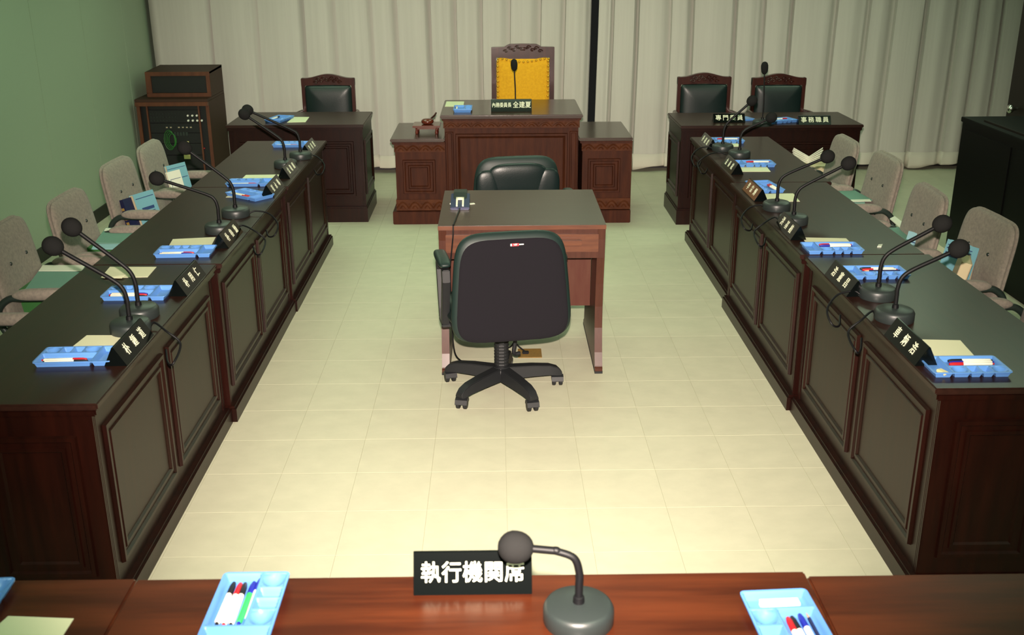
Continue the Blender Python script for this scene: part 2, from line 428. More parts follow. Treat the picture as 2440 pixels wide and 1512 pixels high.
# centre block
MB().box(-cw, cw, 0, .80, .80, .828).build('centre_top', 'podium_top', pod, bevel=.006)
b = MB().box(-cw+.012, cw-.012, .012, .78, .783, .80); b.build('centre_moulding', 'podium_wood', pod, bevel=.004)
MB().box(-cw+.022, cw-.022, .025, .77, .728, .783).build('centre_frieze', 'podium_band', pod)
scallops(-cw+.03, cw-.03, .732, .782, .025).build('carved_band', 'podium_band', pod)
MB().box(-cw+.030, cw-.030, .040, .76, .10, .728).build('centre_body', 'podium_wood', pod)
for x in (-cw+.035, cw-.095):
    MB().frame(x, x+.06, .13, .70, [(0,0),(.004,.008),(.012,.008),(.016,.003)]).build('pilaster', 'podium_wood', pod, loc=(0, .040, 0))
MB().frame(-cw+.11, cw-.11, .15, .685, [(0,0),(.004,.016),(.018,.016),(.030,.004),(.036,.001)]).build('centre_panel', 'podium_wood', pod, loc=(0, .040, 0))
# wings
for sgn in (-1, 1):
    a, b_ = (-.906, -.500) if sgn < 0 else (.500, .906)
    MB().box(a, b_, -.01, .74, .632, .655).build('wing_top', 'podium_top', pod, bevel=.006)
    MB().box(a+.012, b_-.0, .002, .73, .612, .632).build('wing_moulding', 'podium_wood', pod, bevel=.004)
    MB().box(a+.026, b_, .016, .72, .553, .612).build('wing_frieze', 'podium_band', pod)
    scallops(a+.03, b_-.004, .557, .610, .016).build('carved_band', 'podium_band', pod)
    MB().box(a+.032, b_, .022, .71, .19, .553).build('wing_body', 'podium_wood', pod)
    c0, c1 = (a+.085, b_-.075) if sgn < 0 else (a+.075, b_-.085)
    MB().frame(c0, c1, .235, .495, [(0,0),(.004,.012),(.016,.012),(.022,.002),(.040,.002),(.046,.012),(.056,.012),(.062,.0015)]).build('wing_panel', 'podium_wood', pod, loc=(0, .022, 0))
    MB().box(a+.026, b_, .016, .72, .105, .19).build('lower_frieze', 'podium_band', pod)
    scallops(a+.03, b_-.004, .11, .185, .016).build('carved_band', 'podium_band', pod)
MB().box(-.908, .908, .0, .74, 0, .10).build('plinth', 'podium_wood', pod, bevel=.005)

# ------------------------------------------------------------------ carved armchairs
def carved_chair(name, label, loc, rz, w, H, seat_m, gold, group=None):
    """faces -y locally; backrest frame in the XZ plane at y=0"""
    t = thing(name, label, 'chair', loc, rz, group)
    pw = .042 if gold else .030
    for sx in (-1, 1):
        MB().box(sx*w/2-(pw if sx > 0 else 0), sx*w/2+(pw if sx < 0 else 0), -.02, .025, .30, H).build('back_post', 'chair_wood', t, bevel=.006)
    # crest
    n = 24; pts = []
    for k in range(n+1):
        x = -w/2+w*k/n; u = abs(2*x/w)
        if gold: z = H + (.022 if u < .46 else (.022*(1-(u-.46)/.10) if u < .56 else 0)) + .006*(1-u)
        else: z = H + .034*(math.cos(min(1, u*1.15)*PI)+1)/2
        pts.append((x, z))
    low = H-.085 if gold else H-.06
    bot = [(x, low + (-.028*math.cos(min(1, abs(2*x/w)*1.6)*PI/2) if gold else .004*math.cos(x*10))) for x, _ in pts][::-1]
    MB().prism(pts+bot, -.024, .03, 'y').build('crest_rail', 'chair_wood', t, bevel=.003)
    mb = MB(); r = random.Random(5)
    span = .62 if gold else .5
    for sx in (-1, 1):
        for k in range(5):
            cx = sx*w/2*span*(k+.4)/5; cz = H-.028+(.012 if k % 2 else -.008)+.02*(1-k/5)
            mb.tube([(cx+.022*(1-q/9)*math.cos(q*.9)*sx, -.026, cz+.016*(1-q/9)*math.sin(q*.9)) for q in range(9)], .005, 6)
    mb.build('carving', 'chair_wood', t, smooth=60)
    bh = low-.008-.50
    M0 = T(0, -.012, .50+bh/2)
    MB().pad(w-2*pw+.004, bh+.02, .075, 14, M0, rings=8, n=48, pw=3).build('back_cushion', seat_m, t, smooth=60)
    MB().box(-w/2+pw, w/2-pw, -.01, .022, .44, .50).build('lower_rail', 'chair_wood', t)
    if gold:
        mb = MB(); sx_ = w/2-pw-.004; k = 0
        zz = .53
        while zz < low-.01:
            for s_ in (-1, 1): mb.lathe([(0,-.004),(.012,-.002),(.010,.006),(0,.010)], 8, T(s_*(sx_-.008), -.036, zz) @ RX(90))
            zz += .042
        x = -sx_+.012
        while x < sx_:
            mb.lathe([(0,-.004),(.010,-.002),(.008,.006),(0,.009)], 8, T(x, -.036, low-.010-.026*math.cos(min(1, abs(2*x/w)*1.6)*PI/2)) @ RX(90)); x += .036
        mb.build('tack', 'tack', t, smooth=60)
    sw = w+.04
    MB().pad(sw, .50, .10, 8, T(0, -.25, .46) @ RX(90), pw=4).build('seat', seat_m, t, smooth=60)
    f = MB(); f.box(-sw/2, sw/2, -.50, .02, .36, .43); f.build('seat_frame', 'chair_wood', t, bevel=.006)
    for sx in (-1, 1):
        for y in (-.47, -.005):
            MB().prism([(sx*(sw/2-.03)-.025, 0+.0), (sx*(sw/2-.03)+.025, 0), (sx*(sw/2-.03)+.028, .36), (sx*(sw/2-.03)-.028, .36)], y-.025, y+.025, 'y').build('leg', 'chair_wood', t, bevel=.005)
        MB().tube(bez([(sx*(sw/2-.01), .0, .66), (sx*(sw/2), -.2, .67), (sx*(sw/2), -.40, .655), (sx*(sw/2), -.44, .60), (sx*(sw/2-.02), -.42, .42)]), .02, 8).build('armrest', 'chair_wood', t, smooth=50)
    return t
gx0, gx1 = GY(1171, 170, 5.0).x, GY(1321, 170, 5.0).x
carved_chair('chairman_chair', 'tall carved wooden armchair with yellow studded upholstery behind the podium', ((gx0+gx1)/2, 5.03, 0), 0, gx1-gx0, GY(1190, 113, 5.0).z, 'gold_velvet', True)
for lab, pa, pb, ptop, Y in (('carved wooden chair with black leather back at the desk beside the equipment rack', 719, 846, 187, 4.95),
                        ('carved wooden chair with black leather back nearer the podium at the long desk', 1614, 1741, 184, 4.80),
                        ('carved wooden chair with black leather back behind the standing microphone at the long desk', 1791, 1919, 186, 4.80)):
    a, b_ = GY(pa, 230, Y).x, GY(pb, 230, Y).x
    carved_chair('leather_chair', lab, ((a+b_)/2, Y+.03, 0), 0, b_-a, GY((pa+pb)/2-40, ptop, Y).z, 'leather', False, group='black leather carved chairs')

# ------------------------------------------------------------------ small table with drawer
tb = thing('small_table', 'small brown table with one drawer in the middle of the aisle', 'table', (.092, .728, 0))
TW = .806; HT = .762
MB().box(-TW/2, TW/2, 0, .755, HT-.022, HT).build('tabletop', 'table_top', tb, bevel=.002)
MB().box(-TW/2, TW/2, -.0015, .0, HT-.022, HT-.002).build('edge_band', 'table_wood', tb)
b = MB(); b.box(-TW/2+.004, TW/2-.004, .006, .03, .595, HT-.022); b.box(-TW/2+.03, -TW/2+.05, .03, .55, .6, HT-.022); b.box(TW/2-.05, TW/2-.03, .03, .55, .6, HT-.022); b.box(-TW/2+.03, TW/2-.03, .53, .55, .6, HT-.022)
b.build('apron', 'table_leg', tb)
dr = MB().box(-TW/2+.036, TW/2-.036, -.004, .006, .628, HT-.045).build('drawer', 'table_wood', tb, bevel=.002)
h = MB(); hx = .225
h.box(hx-.060, hx+.060, -.034, -.014, .668, .694); h.box(hx-.055, hx-.040, -.016, -.004, .668, .694); h.box(hx+.040, hx+.055, -.016, -.004, .668, .694)
ho = h.build('handle', 'table_wood', tb, bevel=.003); ho.parent = dr
prof = [(.0, .74), (.016, .60), (.040, .45), (.052, .33), (.046, .22), (.016, .10), (-.012, .035), (-.020, .03), (-.020, .0), (.70, .0), (.70, .03), (.66, .05), (.60, .3), (.62, .74)]
for sx in (-1, 1):
    x0 = -TW/2+.002 if sx < 0 else TW/2-.040
    MB().prism(prof, x0, x0+.038, 'x').build('leg_panel', 'table_leg', tb, bevel=.002)
    MB().box(x0-.001, x0+.039, -.022, .702, 0, .012).build('foot', 'black_plastic', tb)
MB().box(-TW/2+.042, TW/2-.042, .30, .318, .25, .60).build('modesty_panel', 'modesty', tb)

# ------------------------------------------------------------------ office swivel chairs (face +y locally)
def office_chair(label, loc, rz, front_seams, base_a):
    t = thing('swivel_chair', label, 'chair', loc, rz, 'black swivel chairs')
    bz = .605; by = -.250
    MB().pad(.565, .50, .085, 5.2, T(0, by, bz) @ RX(-4), top=.86, pw=4).build('backrest', 'chair_rim', t, smooth=70)
    MB().pad(.52, .462, .02, 5.4, T(0, by-.038, bz-.006) @ RX(-4), top=.86, pw=8).build('back_shell', 'chair_fabric_dark', t, smooth=60)
    if front_seams:
        for x, ww in ((-.165, .15), (.165, .15)):
            MB().pad(ww, .40, .05, 3, T(x, by+.045, bz-.02) @ RX(-4) @ RY(8 if x > 0 else -8), pw=3).build('side_bolster', 'leather', t, smooth=70)
        MB().pad(.36, .22, .055, 3.5, T(0, by+.050, bz+.105) @ RX(-4), pw=3).build('head_pad', 'leather', t, smooth=70)
        MB().pad(.20, .12, .045, 4, T(0, by+.062, bz-.04) @ RX(-4), pw=3).build('lumbar_pad', 'leather', t, smooth=70)
    else:
        MB().pad(.45, .40, .05, 3.5, T(0, by+.045, bz-.01) @ RX(-4), pw=3).build('head_pad', 'leather', t, smooth=70)
    MB().pad(.53, .50, .10, 4.5, T(0, .0, .425) @ RX(90), pw=3.5).build('seat', 'leather', t, smooth=70)
    MB().pad(.50, .46, .03, 4.5, T(0, .0, .375) @ RX(90), pw=8).build('seat_pan', 'black_plastic', t, smooth=60)
    for sx in (-1, 1):
        arm = MB().pad(.062, .25, .045, 4, T(sx*.270, .02, .672) @ RX(90), pw=3).build('armrest', 'chair_rim', t, smooth=70)
        br = MB(); xa_ = sx*.270-.017
        br.prism([(-.115, .655), (-.125, .60), (-.075, .44), (-.055, .375), (.0, .375), (-.02, .43), (-.072, .60), (-.06, .655)], xa_, xa_+.034, 'x')
        br.prism([(.125, .655), (.145, .62), (.085, .44), (.06, .375), (.0, .375), (.03, .43), (.088, .60), (.075, .655)], xa_, xa_+.034, 'x')
        br.box(min(sx*.18, sx*.287), max(sx*.18, sx*.287), -.055, .06, .362, .378)
        bo = br.build('arm_bracket', 'black_plastic', t, bevel=.004)
    c = MB().lathe([(.030, .10), (.033, .11), (.033, .30), (.028, .31), (.014, .315), (.014, .37)], 18); 
    c.build('gas_column', 'black_plastic', t, smooth=40)
    bl = MB()
    for q in range(9): bl.lathe([(.0335, .135+q*.016), (.036, .140+q*.016), (.0335, .145+q*.016)], 18)
    bl.build('bellows', 'black_plastic', t)
    hub = MB().lathe([(.045, .075), (.052, .08), (.050, .115), (.038, .128)], 20).build('base_hub', 'black_plastic', t, smooth=40)
    for k in range(5):
        a = base_a+72*k - rz
        arm = MB()
        vs = []; secs = [(.02, .036, .066, .126), (.15, .033, .068, .121), (.235, .031, .066, .112), (.275, .029, .060, .098), (.296, .026, .059, .076)]
        for d, hw, z0, z1 in secs: vs += [(d, -hw, z0), (d, hw, z0), (d, hw*.72, z1), (d, -hw*.72, z1)]
        fs = [(0,1,2,3), tuple(4*(len(secs)-1)+i for i in (3,2,1,0))]
        for j in range(len(secs)-1):
            for i in range(4): fs.append((j*4+i, j*4+(i+1)%4, j*4+4+(i+1)%4, j*4+4+i))
        arm.add(vs, fs, RZ(a)); ao = arm.build('base_arm', 'black_plastic', t, bevel=.003, smooth=40)
        cs = MB(); Mc = RZ(a) @ T(.277, 0, 0) @ RZ(random.uniform(-25, 25)-a+(0 if not front_seams else 180))
        for s_ in (-1, 1):
            cs.lathe([(.024, -.009), (.027, -.006), (.027, .006), (.022, .009)], 16, Mc @ T(s_*.0165, 0, .027) @ RY(90))
        co = cs.build('caster', 'black_plastic', t, smooth=40)
        hd = MB(); hd.prism([(-.030, .030), (-.022, .050), (-.004, .058), (.018, .050), (.024, .036), (.0, .030)], -.0285, .0285, 'x', Mc); hd.lathe([(.007, .045), (.007, .066)], 8, RZ(a) @ T(.277, 0, 0))
        hd.build('caster_hood', 'black_plastic', t, smooth=40).parent = co
    if not front_seams:
        tg = MB().box(-.010, .020, -.0015, 0, -.006, .006).build('tag', 'tag_red', t); tg.matrix_local = T(.005, by-.050, bz+.205) @ RX(-8)
        lettering(tg, 'VIP', .012, T(.005, -.002, 0) @ RX(90), 'pen_white', .0002)
        for e in (MB().box(-.017, -.0105, -.0015, 0, -.005, .005), MB().box(.021, .042, -.0015, 0, -.002, .003)):
            eo = e.build('tag_mark', 'pen_white', t); eo.matrix_local = T(.005, by-.050, bz+.205) @ RX(-8)
        MB().tube(bez([(.045, .03, .36), (.075, .045, .25), (.070, .05, .17), (.10, .06, .16)]), .010, 7).build('height_lever', 'black_plastic', t, smooth=50)
    return t
office_chair('black swivel chair pushed up to the drawer side of the small table', (-.012, .515, 0), 10, False, 12)
office_chair('black padded swivel chair between the small table and the podium', (.125, 1.74, 0), 188, True, 40)

# box with clip and the cord on the small table
dv = thing('desk_device', 'small black desktop device with pale U-shaped clip on the small table', 'device', (-.215, 1.14, HT), 0)
MB().prism([(-.10, 0), (.08, 0), (.08, .045), (.045, .052), (-.10, .012)], -.048, .048, 'x').build('housing', 'pencil_navy', dv, bevel=.003)
MB().prism([(-.02, .030), (.085, .040), (.085, .066), (.02, .064)], -.034, .034, 'x').build('upper_housing', 'bracket', dv, bevel=.003)
u = MB(); Mu = T(0, -.045, .028) @ RX(17)
for x0, x1, y0, y1 in ((-.020, -.011, -.045, .03), (.011, .020, -.045, .03), (-.020, .020, .02, .032)): u.box(x0, x1, y0, y1, 0, .010, Mu)
u.build('clip', 'letter', dv)
MB().box(.052, .078, .0, .018, 0, .003, RZ(18)).build('tag', 'letter', dv)
MB().box(-.053, -.048, -.03, -.02, .012, .018).build('button', 'letter', dv)
MB().tube(bez([(0, -.10, .008), (-.008, -.20, .004), (-.020, -.395, .004), (-.022, -.414, .001), (-.024, -.424, -.05), (-.034, -.424, -.14), (-.042, -.424, -.22), (-.04, -.41, -.42), (-.03, -.40, -.65), (.02, -.30, -HT+.004)]), .0036, 7).build('cord', 'stem', dv, smooth=60)

# floor outlet plate under the small table
p0 = G(1232, 852, 0); p1 = G(1292, 832, 0)
fo_ = thing('floor_outlet', 'brown metal floor outlet plate under the small table', 'outlet', ((p0.x+p1.x)/2, (p0.y+p1.y)/2, 0))
MB().box(-.062, .062, -.062, .062, 0.0004, .004).build('cover_plate', 'brass_plate', fo_, bevel=.001)
MB().tube(bez([(-.02, -.01, .012), (-.05, .01, .03), (-.08, .03, .05), (-.10, .05, .02), (-.13, .08, .006), (-.16, .2, .005)]), .004, 7).build('cord', 'stem', fo_, smooth=60)
MB().box(-.04, -.005, -.02, .0, .004, .018).build('plug', 'stem', fo_, bevel=.003)

# ------------------------------------------------------------------ beige fabric chairs (face +y locally)
def fabric_chair():
    t = thing('fabric_chair', 'x', 'chair', (0, 0, 0), 0, 'beige fabric chairs along the desks')
    MB().pad(.475, .50, .055, 7, T(0, -.245, .645) @ RX(9), curve=.25, pw=4, top=.93).build('backrest', 'beige_fabric', t, smooth=60)
    MB().pad(.48, .507, .03, 7, T(0, -.262, .645) @ RX(9), curve=.25, pw=6, top=.93).build('back_piping', 'beige_fabric', t, smooth=60)
    MB().pad(.49, .43, .09, 5.5, T(0, -.06, .435) @ RX(90), pw=4).build('seat', 'beige_fabric', t, smooth=60)
    for bx in (-.09, .09):
        for bz_ in (.58, .74): MB().lathe([(0, -.002), (.009, -.001), (.007, .003), (0, .004)], 8, T(bx, -.2155-(bz_-.645)*.158+.0022, bz_) @ RX(-81)).build('tuft_button', 'bracket', t, smooth=50)
    for sx in (-1, 1):
        MB().pad(.05, .25, .05, 5, T(sx*.243, -.055, .648) @ RX(90), pw=3).build('armrest', 'beige_fabric', t, smooth=60)
        MB().tube(bez([(sx*.243, .05, .628), (sx*.243, -.14, .632), (sx*.243, -.20, .628), (sx*.243, -.245, .585), (sx*.243, -.25, .52), (sx*.238, -.20, .43), (sx*.20, -.15, .40)]), .015, 8).build('arm_bracket', 'bracket', t, smooth=60)
        f = MB().tube(bez([(sx*.20, -.16, .40), (sx*.225, -.18, .30), (sx*.23, -.20, .05), (sx*.23, -.18, .018), (sx*.23, -.05, .016), (sx*.23, .09, .016), (sx*.23, .13, .05), (sx*.22, .11, .36), (sx*.20, .09, .40)]), .0135, 8)
        f.build('leg_frame', 'bracket', t, smooth=60)
    MB().box(-.20, .20, -.18, .10, .385, .405).build('seat_pan', 'bracket', t)
    return t
fc = fabric_chair()
ch = [('L', -1.86, 2.245, 1), ('L', -1.88, 1.695, -2), ('L', -1.84, .88, 0), ('L', -1.90, .335, 3), ('L', -1.88, -.46, 0),
      ('R', 1.85, 2.26, 0), ('R', 1.91, 1.71, 0), ('R', 1.82, .88, -3), ('R', 1.89, .335, 2), ('R', 1.88, -.38, 0)]
extra = {0: 'holding two upright pale blue booklets', 1: 'holding a navy book and a pale blue book', 2: 'holding green documents beside the two-chair gap',
         3: 'holding teal documents, fourth from the equipment rack', 4: 'fifth from the equipment rack, only its armrest showing',
         5: 'nearest the curtain by the ribbon-tied bundle', 6: 'second from the curtain with a teal document', 7: 'third from the curtain with a white-edged binder', 8: 'holding upright books before the black cabinet', 9: 'fifth from the curtain, only its armrest showing'}
for k, (s_, x, y, r) in enumerate(ch):
    c = fc if k == 0 else copy_tree(fc)
    c.location = (x, y, 0); c.rotation_euler = (0, 0, math.radians((-90 if s_ == 'L' else 90)+r))
    c['label'] = ('beige fabric armchair at the %s, ' % ('green-wall bench' if s_ == 'L' else 'cabinet-side bench')) + extra[k]

# ------------------------------------------------------------------ gooseneck microphones
def microphone(name, label, loc, head, lean=.16, straight=False, cable=None, rb=.070, rh=.0365, stem_h=None, group=None):
    """head: world-space offset of the foam head from the base centre"""
    t = thing(name, label, 'microphone', loc, 0, group)
    MB().lathe([(rb-.002, 0), (rb, .004), (rb, .030), (rb-.004, .038), (rb-.010, .042), (.012, .045), (.0, .045)], 36).build('base', 'mic_base', t, smooth=35)
    MB().lathe([(.012, .045), (.011, .058), (.008, .060)], 12).build('collar', 'stem', t, smooth=40)
    h = Vector(head); d = Vector((h.x, h.y, 0))
    if straight: pts = bez([(0, 0, .05), (0, 0, h.z*.4), (h.x*.6, h.y*.6, h.z*.75), tuple(h)], 10)
    else:
        k = stem_h or h.z*.55
        dd = (h-Vector((0, 0, k))).normalized()
        pts = bez([(0, 0, .05), (0, 0, k*.55), (0, 0, k-.045), tuple(Vector((0, 0, k))+Vector((dd.x, dd.y, dd.z))*.012+Vector((0, 0, -.012))), tuple(Vector((0, 0, k))+dd*.05), tuple(h-dd*.08), tuple(h)], 8)
    MB().tube(pts, .0050 if straight else .0080, 8).build('gooseneck', 'stem', t, smooth=60)
    dd = (Vector(pts[-1])-Vector(pts[-6])).normalized()
    q = dd.to_track_quat('Z', 'Y').to_matrix().to_4x4(); q.translation = h
    if straight: prof = [(0, -.052), (.010, -.050), (.022, -.035), (.026, -.008), (.026, .012), (.020, .030), (.010, .038), (0, .040)]
    else: prof = [(rh*math.sin(PI*i/12)*(1 if i > 6 else .98), -rh*1.08*math.cos(PI*i/12)) for i in range(13)]
    MB().lathe(prof, 22, q).build('foam_head', 'foam', t, smooth=70)
    if cable: MB().tube(bez(cable, 10), .0042, 7).build('cable', 'stem', t, smooth=60)
    return t
front_b = G(1378, 1478, .75)
hd = GY(1229, 1303, front_b.y+.02)
microphone('gooseneck_microphone', 'black gooseneck microphone beside the wide nameplate on the red front table', (front_b.x, front_b.y, .75),
           (hd.x-front_b.x, hd.y-front_b.y, hd.z-.75), rb=.0715, rh=.0335, stem_h=.158)
# pairs on the benches: base pixel, head pixel, bend height
mics = {'L': [((331, 735), (171, 541)), ((310, 770), (126, 586)), ((561, 500), (440, 352)), ((523, 537), (374, 425)), ((716, 366), (590, 262)), ((680, 386), (582, 272))],
        'R': [((2092, 690), (2245, 533)), ((2132, 742), (2285, 592)), ((1851, 485), (1972, 373)), ((1891, 517), (2022, 389)), ((1722, 347), (1792, 240)), ((1762, 362), (1838, 280))]}
pos = ['far one of the first pair', 'near one of the first pair', 'far one of the second pair', 'near one of the second pair', 'far one of the third pair', 'near one of the third pair']
for s_ in 'LR':
    sg = 1 if s_ == 'L' else -1
    for k, (bp_, hp) in enumerate(mics[s_]):
        b = G(*bp_, HD+.03); b.z = HD
        X = b.x
        hw = GY(*hp, b.y-.01)
        edge = ((Lu if s_ == 'L' else Ru)[min(2, k//2)][2]-b.x)
        c0 = Vector((sg*.065, .0, .012)); e = edge
        cab = [(sg*.066, .0, .012), (e*.75, .01+.02*(k % 2), .022), (e+sg*.035, .0-.03*(k % 2), .010), (e+sg*.085, -.05, -.030), (e+sg*.078, -.10-.03*(k % 2), -.072), (e+sg*.040, -.07, -.090), (e+sg*.008, .02, -.080)] if k in (1, 2, 3, 4) or s_ == 'R' else None
        microphone('gooseneck_microphone', 'black gooseneck microphone, %s from the front table, %s bench' % (pos[k], 'green-wall' if s_ == 'L' else 'cabinet-side'),
                   (b.x, b.y, HD), (hw.x-b.x, hw.y-b.y, hw.z-HD), stem_h=.165 if k < 4 else .16, cable=cab, rh=.034, group='bench microphones')
b = GY(1228, 250, 4.0); hz = GY(1225, 153, 4.0)
microphone('gooseneck_microphone', 'slim upright microphone on the podium in front of the yellow chair', (b.x, 4.0, .828), (hz.x-b.x, 0, hz.z-.828), straight=True, rb=.05)
b = G(1816, 292, .77); hz = GY(1822, 160, b.y)
microphone('gooseneck_microphone', 'upright microphone on the long side desk between its two nameplates', (b.x, b.y, .75), (hz.x-b.x, 0, hz.z-.75), straight=True, rb=.07)

# ------------------------------------------------------------------ nameplates (letters face -y locally)
def nameplate(label, loc, rz, L_, body, size, bold, spacing, sx=1.0, h=.078, bw=.072, face='plate_black', group='black tent nameplates', off=0.0, body2=None, pitch=0):
    t = thing('nameplate', label, 'nameplate', loc, rz, group)
    ry = .004; fy = -bw/2
    MB().prism([(fy, 0), (bw/2, 0), (ry+.003, h), (ry-.003, h)], -L_/2, L_/2, 'x').build('plate', 'plate_black', t, bevel=.001)
    ang = math.degrees(math.atan2(h, ry-.003-fy))
    cx = (fy+ry-.003)/2
    Mf = T(0, cx, h/2) @ RX(ang)
    if face != 'plate_black': MB().box(-L_/2+.004, L_/2-.004, -h*.52, h*.52, .0002, .0012, Mf).build('face_sheet', face, t)
    if pitch:
        for k, c_ in enumerate(body): lettering(t, c_, size, Mf @ T((k-(len(body)-1)/2)*pitch, 0, .0017), 'letter', bold, 1, sx, name='character')
    else: lettering(t, body, size, Mf @ T(off, 0, .0017), 'letter', bold, spacing, sx)
    if body2: lettering(t, body2[0], body2[1], Mf @ T(body2[2], 0, .0017), 'letter', bold, body2[3], body2[4])
    return t
a, b = G(985, 1420, .75), G(1268, 1414, .75)
nameplate('wide black nameplate with five large white characters on the red front table', ((a.x+b.x)/2, (a.y+b.y)/2+.036, .75), 0, b.x-a.x, '執行機関席', .046, .0006, 1.06, sx=.93, h=.082, group=None)
plL = [((280, 872), '朴鍾道'), ((415, 706), '朴用仁'), ((522, 592), '朴魯勳'), ((632, 470), '崔永琳'), ((676, 426), '金敬順'), ((727, 370), '李春熙')]
plR = [((2176, 872), '車炳浩'), ((2030, 707), '浩憲昌'), ((1914, 572), '洪基植'), ((1808, 480), '李宗燁'), ((1752, 416), '金泰鉉'), ((1694, 356), '朴相炫')]
nearL = [(272, 872), (408, 708), (514, 594), (622, 472), (672, 424), (716, 368)]
for s_, lst in (('L', plL), ('R', plR)):
    for k, (p, body) in enumerate(lst):
        q = G(*p, HD); ln = .285
        x = (-1.272, -1.272, -1.270, -1.262, -1.262, -1.255)[k] if s_ == 'L' else (1.352, 1.352, 1.352, 1.362, 1.384, 1.390)[k]
        y = q.y+ln/2
        nameplate(('black tent nameplate with white characters at the %s seat from the front table, %s bench' if not (s_ == 'R' and k == 3) else 'brown-faced tent nameplate at the %s seat from the front table, %s bench') % (ORD[k], 'green-wall' if s_ == 'L' else 'cabinet-side'),
                  (x, y, HD), 90 if s_ == 'L' else -90, ln, body, .044, .0003, 1, sx=.85, pitch=.074, h=.064, bw=.075, face='plate_brown' if s_ == 'R' and k == 3 else 'plate_black')
a, b = G(1170, 266, .828), G(1267, 265, .828)
nameplate('black nameplate with white characters on the podium in front of the microphone', ((a.x+b.x)/2, a.y+.036, .828), 0, b.x-a.x, '內務委員長', .039, .0004, 1.02, sx=.75, h=.088, off=-.073, body2=('全建夏', .052, .080, 1.02, .88))
a, b = G(1700, 292, .75), G(1776, 292, .75)
nameplate('black nameplate with four white characters nearer the podium on the long side desk', ((a.x+b.x)/2, a.y+.03, .75), 0, b.x-a.x, '專門委員', .046, .0004, 1.35, h=.062)
a, b = G(1903, 297, .75), G(1981, 297, .75)
nameplate('black nameplate with four white characters at the curtain-corner end of the long side desk', ((a.x+b.x)/2, a.y+.03, .75), 0, b.x-a.x, '事務職員', .046, .0004, 1.35, h=.062)

# ------------------------------------------------------------------ trays and pens
def tray_mesh():
    L_, W_, H_ = .25, .142, .020
    nx, ny = 100, 58
    cells = [(-.118, -.066, -.064, .064), (-.058, .118, -.064, .010), (-.058, -.010, .018, .064), (-.004, .028, .018, .064), (.034, .066, .018, .064), (.072, .118, .018, .064)]
    cells = [(a, b, -d, -c) for a, b, c, d in cells]
    def hgt(x, y):
        h = H_
        for q, (a, b, c, d) in enumerate(cells):
            if a <= x <= b and c <= y <= d:
                e = min(x-a, b-x, y-c, d-y)
                hh = max(.003, H_-.0015-e*2.6)
                if q in (2, 5):
                    r = math.hypot((x-(a+b)/2)/((b-a)/2), (y-(c+d)/2)/((d-c)/2)); hh = min(H_-.001, .004+.014*min(1, r)**2)
                h = min(h, hh)
        return h
    vs = []; fs = []
    for j in range(ny+1):
        for i in range(nx+1):
            x = -L_/2+L_*i/nx; y = -W_/2+W_*j/ny
            # rounded corners of the rim
            cx = max(abs(x)-(L_/2-.012), 0); cy_ = max(abs(y)-(W_/2-.012), 0); r = math.hypot(cx, cy_)
            if r > .012: x -= math.copysign(cx*(1-.012/r), x); y -= math.copysign(cy_*(1-.012/r), y)
            vs.append((x, y, hgt(x, y)))
    for j in range(ny):
        for i in range(nx): a = j*(nx+1)+i; fs.append((a, a+1, a+nx+2, a+nx+1))
    mb = MB().add(vs, fs)
    # under-bodies of the compartments
    for a, b, c, d in cells:
        q = [(a-.002, c-.002), (b+.002, c-.002), (b+.002, d+.002), (a-.002, d+.002)]; q2 = [(a+.004, c+.004), (b-.004, c+.004), (b-.004, d-.004), (a+.004, d-.004)]
        mb.add([(x, y, .0185) for x, y in q]+[(x, y, .0) for x, y in q2], [(0,1,5,4),(1,2,6,5),(2,3,7,6),(3,0,4,7),(7,6,5,4)])
    # rim edge
    out = [(-L_/2+.012, -W_/2), (L_/2-.012, -W_/2), (L_/2-.003, -W_/2+.003), (L_/2, -W_/2+.012), (L_/2, W_/2-.012), (L_/2-.003, W_/2-.003), (L_/2-.012, W_/2), (-L_/2+.012, W_/2), (-L_/2+.003, W_/2-.003), (-L_/2, W_/2-.012), (-L_/2, -W_/2+.012), (-L_/2+.003, -W_/2+.003)]
    n = len(out); mb.add([(x, y, .0198) for x, y in out]+[(x, y, .0165) for x, y in out], [(i, (i+1) % n, n+(i+1) % n, n+i) for i in range(n)])
    return mb
TR = tray_mesh().mesh('pen_tray', 0, 35); TR.materials.append(MATS['tray_blue'])
def pen_proto(capm, barrel='pen_white'):
    b = MB().lathe([(.0, 0), (.0040, .001), (.0062, .004), (.0064, .10), (.0064, .104), (0, .105)], 8, RY(90)).mesh('pen', 0, 40); b.materials.append(MATS[barrel])
    c = MB().lathe([(.0066, .096), (.0068, .098), (.0064, .128), (.0042, .140), (.0, .142)], 8, RY(90)).mesh('cap', 0, 40); c.materials.append(MATS[capm])
    e = MB().lathe([(0, -.006), (.003, -.005), (.0040, .003), (.0046, .004)], 8, RY(90)).mesh('end_plug', 0, 40); e.materials.append(MATS[capm])
    return b, c, e
PENS = {c: pen_proto('pen_'+c) for c in ('red', 'blue', 'black')}
PENS['green'] = pen_proto('pen_blue', 'pen_green')
def pencil_proto():
    b = MB().lathe([(0, 0), (.0038, .0005), (.0038, .125), (.0036, .126)], 6, RY(90)).mesh('pencil', 0, 30); b.materials.append(MATS['pencil_navy'])
    c = MB().lathe([(.0036, .126), (.0012, .143), (0, .145)], 6, RY(90)).mesh('tip', 0, 30); c.materials.append(MATS['wood_raw'])
    e = MB().lathe([(0, -.003), (.0038, -.002), (.0038, .001)], 6, RY(90)).mesh('end_plug', 0, 30); e.materials.append(MATS['pen_black'])
    return b, c, e
PENS['pencil'] = pencil_proto()
PN = {'red': 'white pen with red cap', 'blue': 'white pen with blue cap', 'black': 'white pen with black cap', 'green': 'green pen with blue end', 'pencil': 'dark navy pencil'}
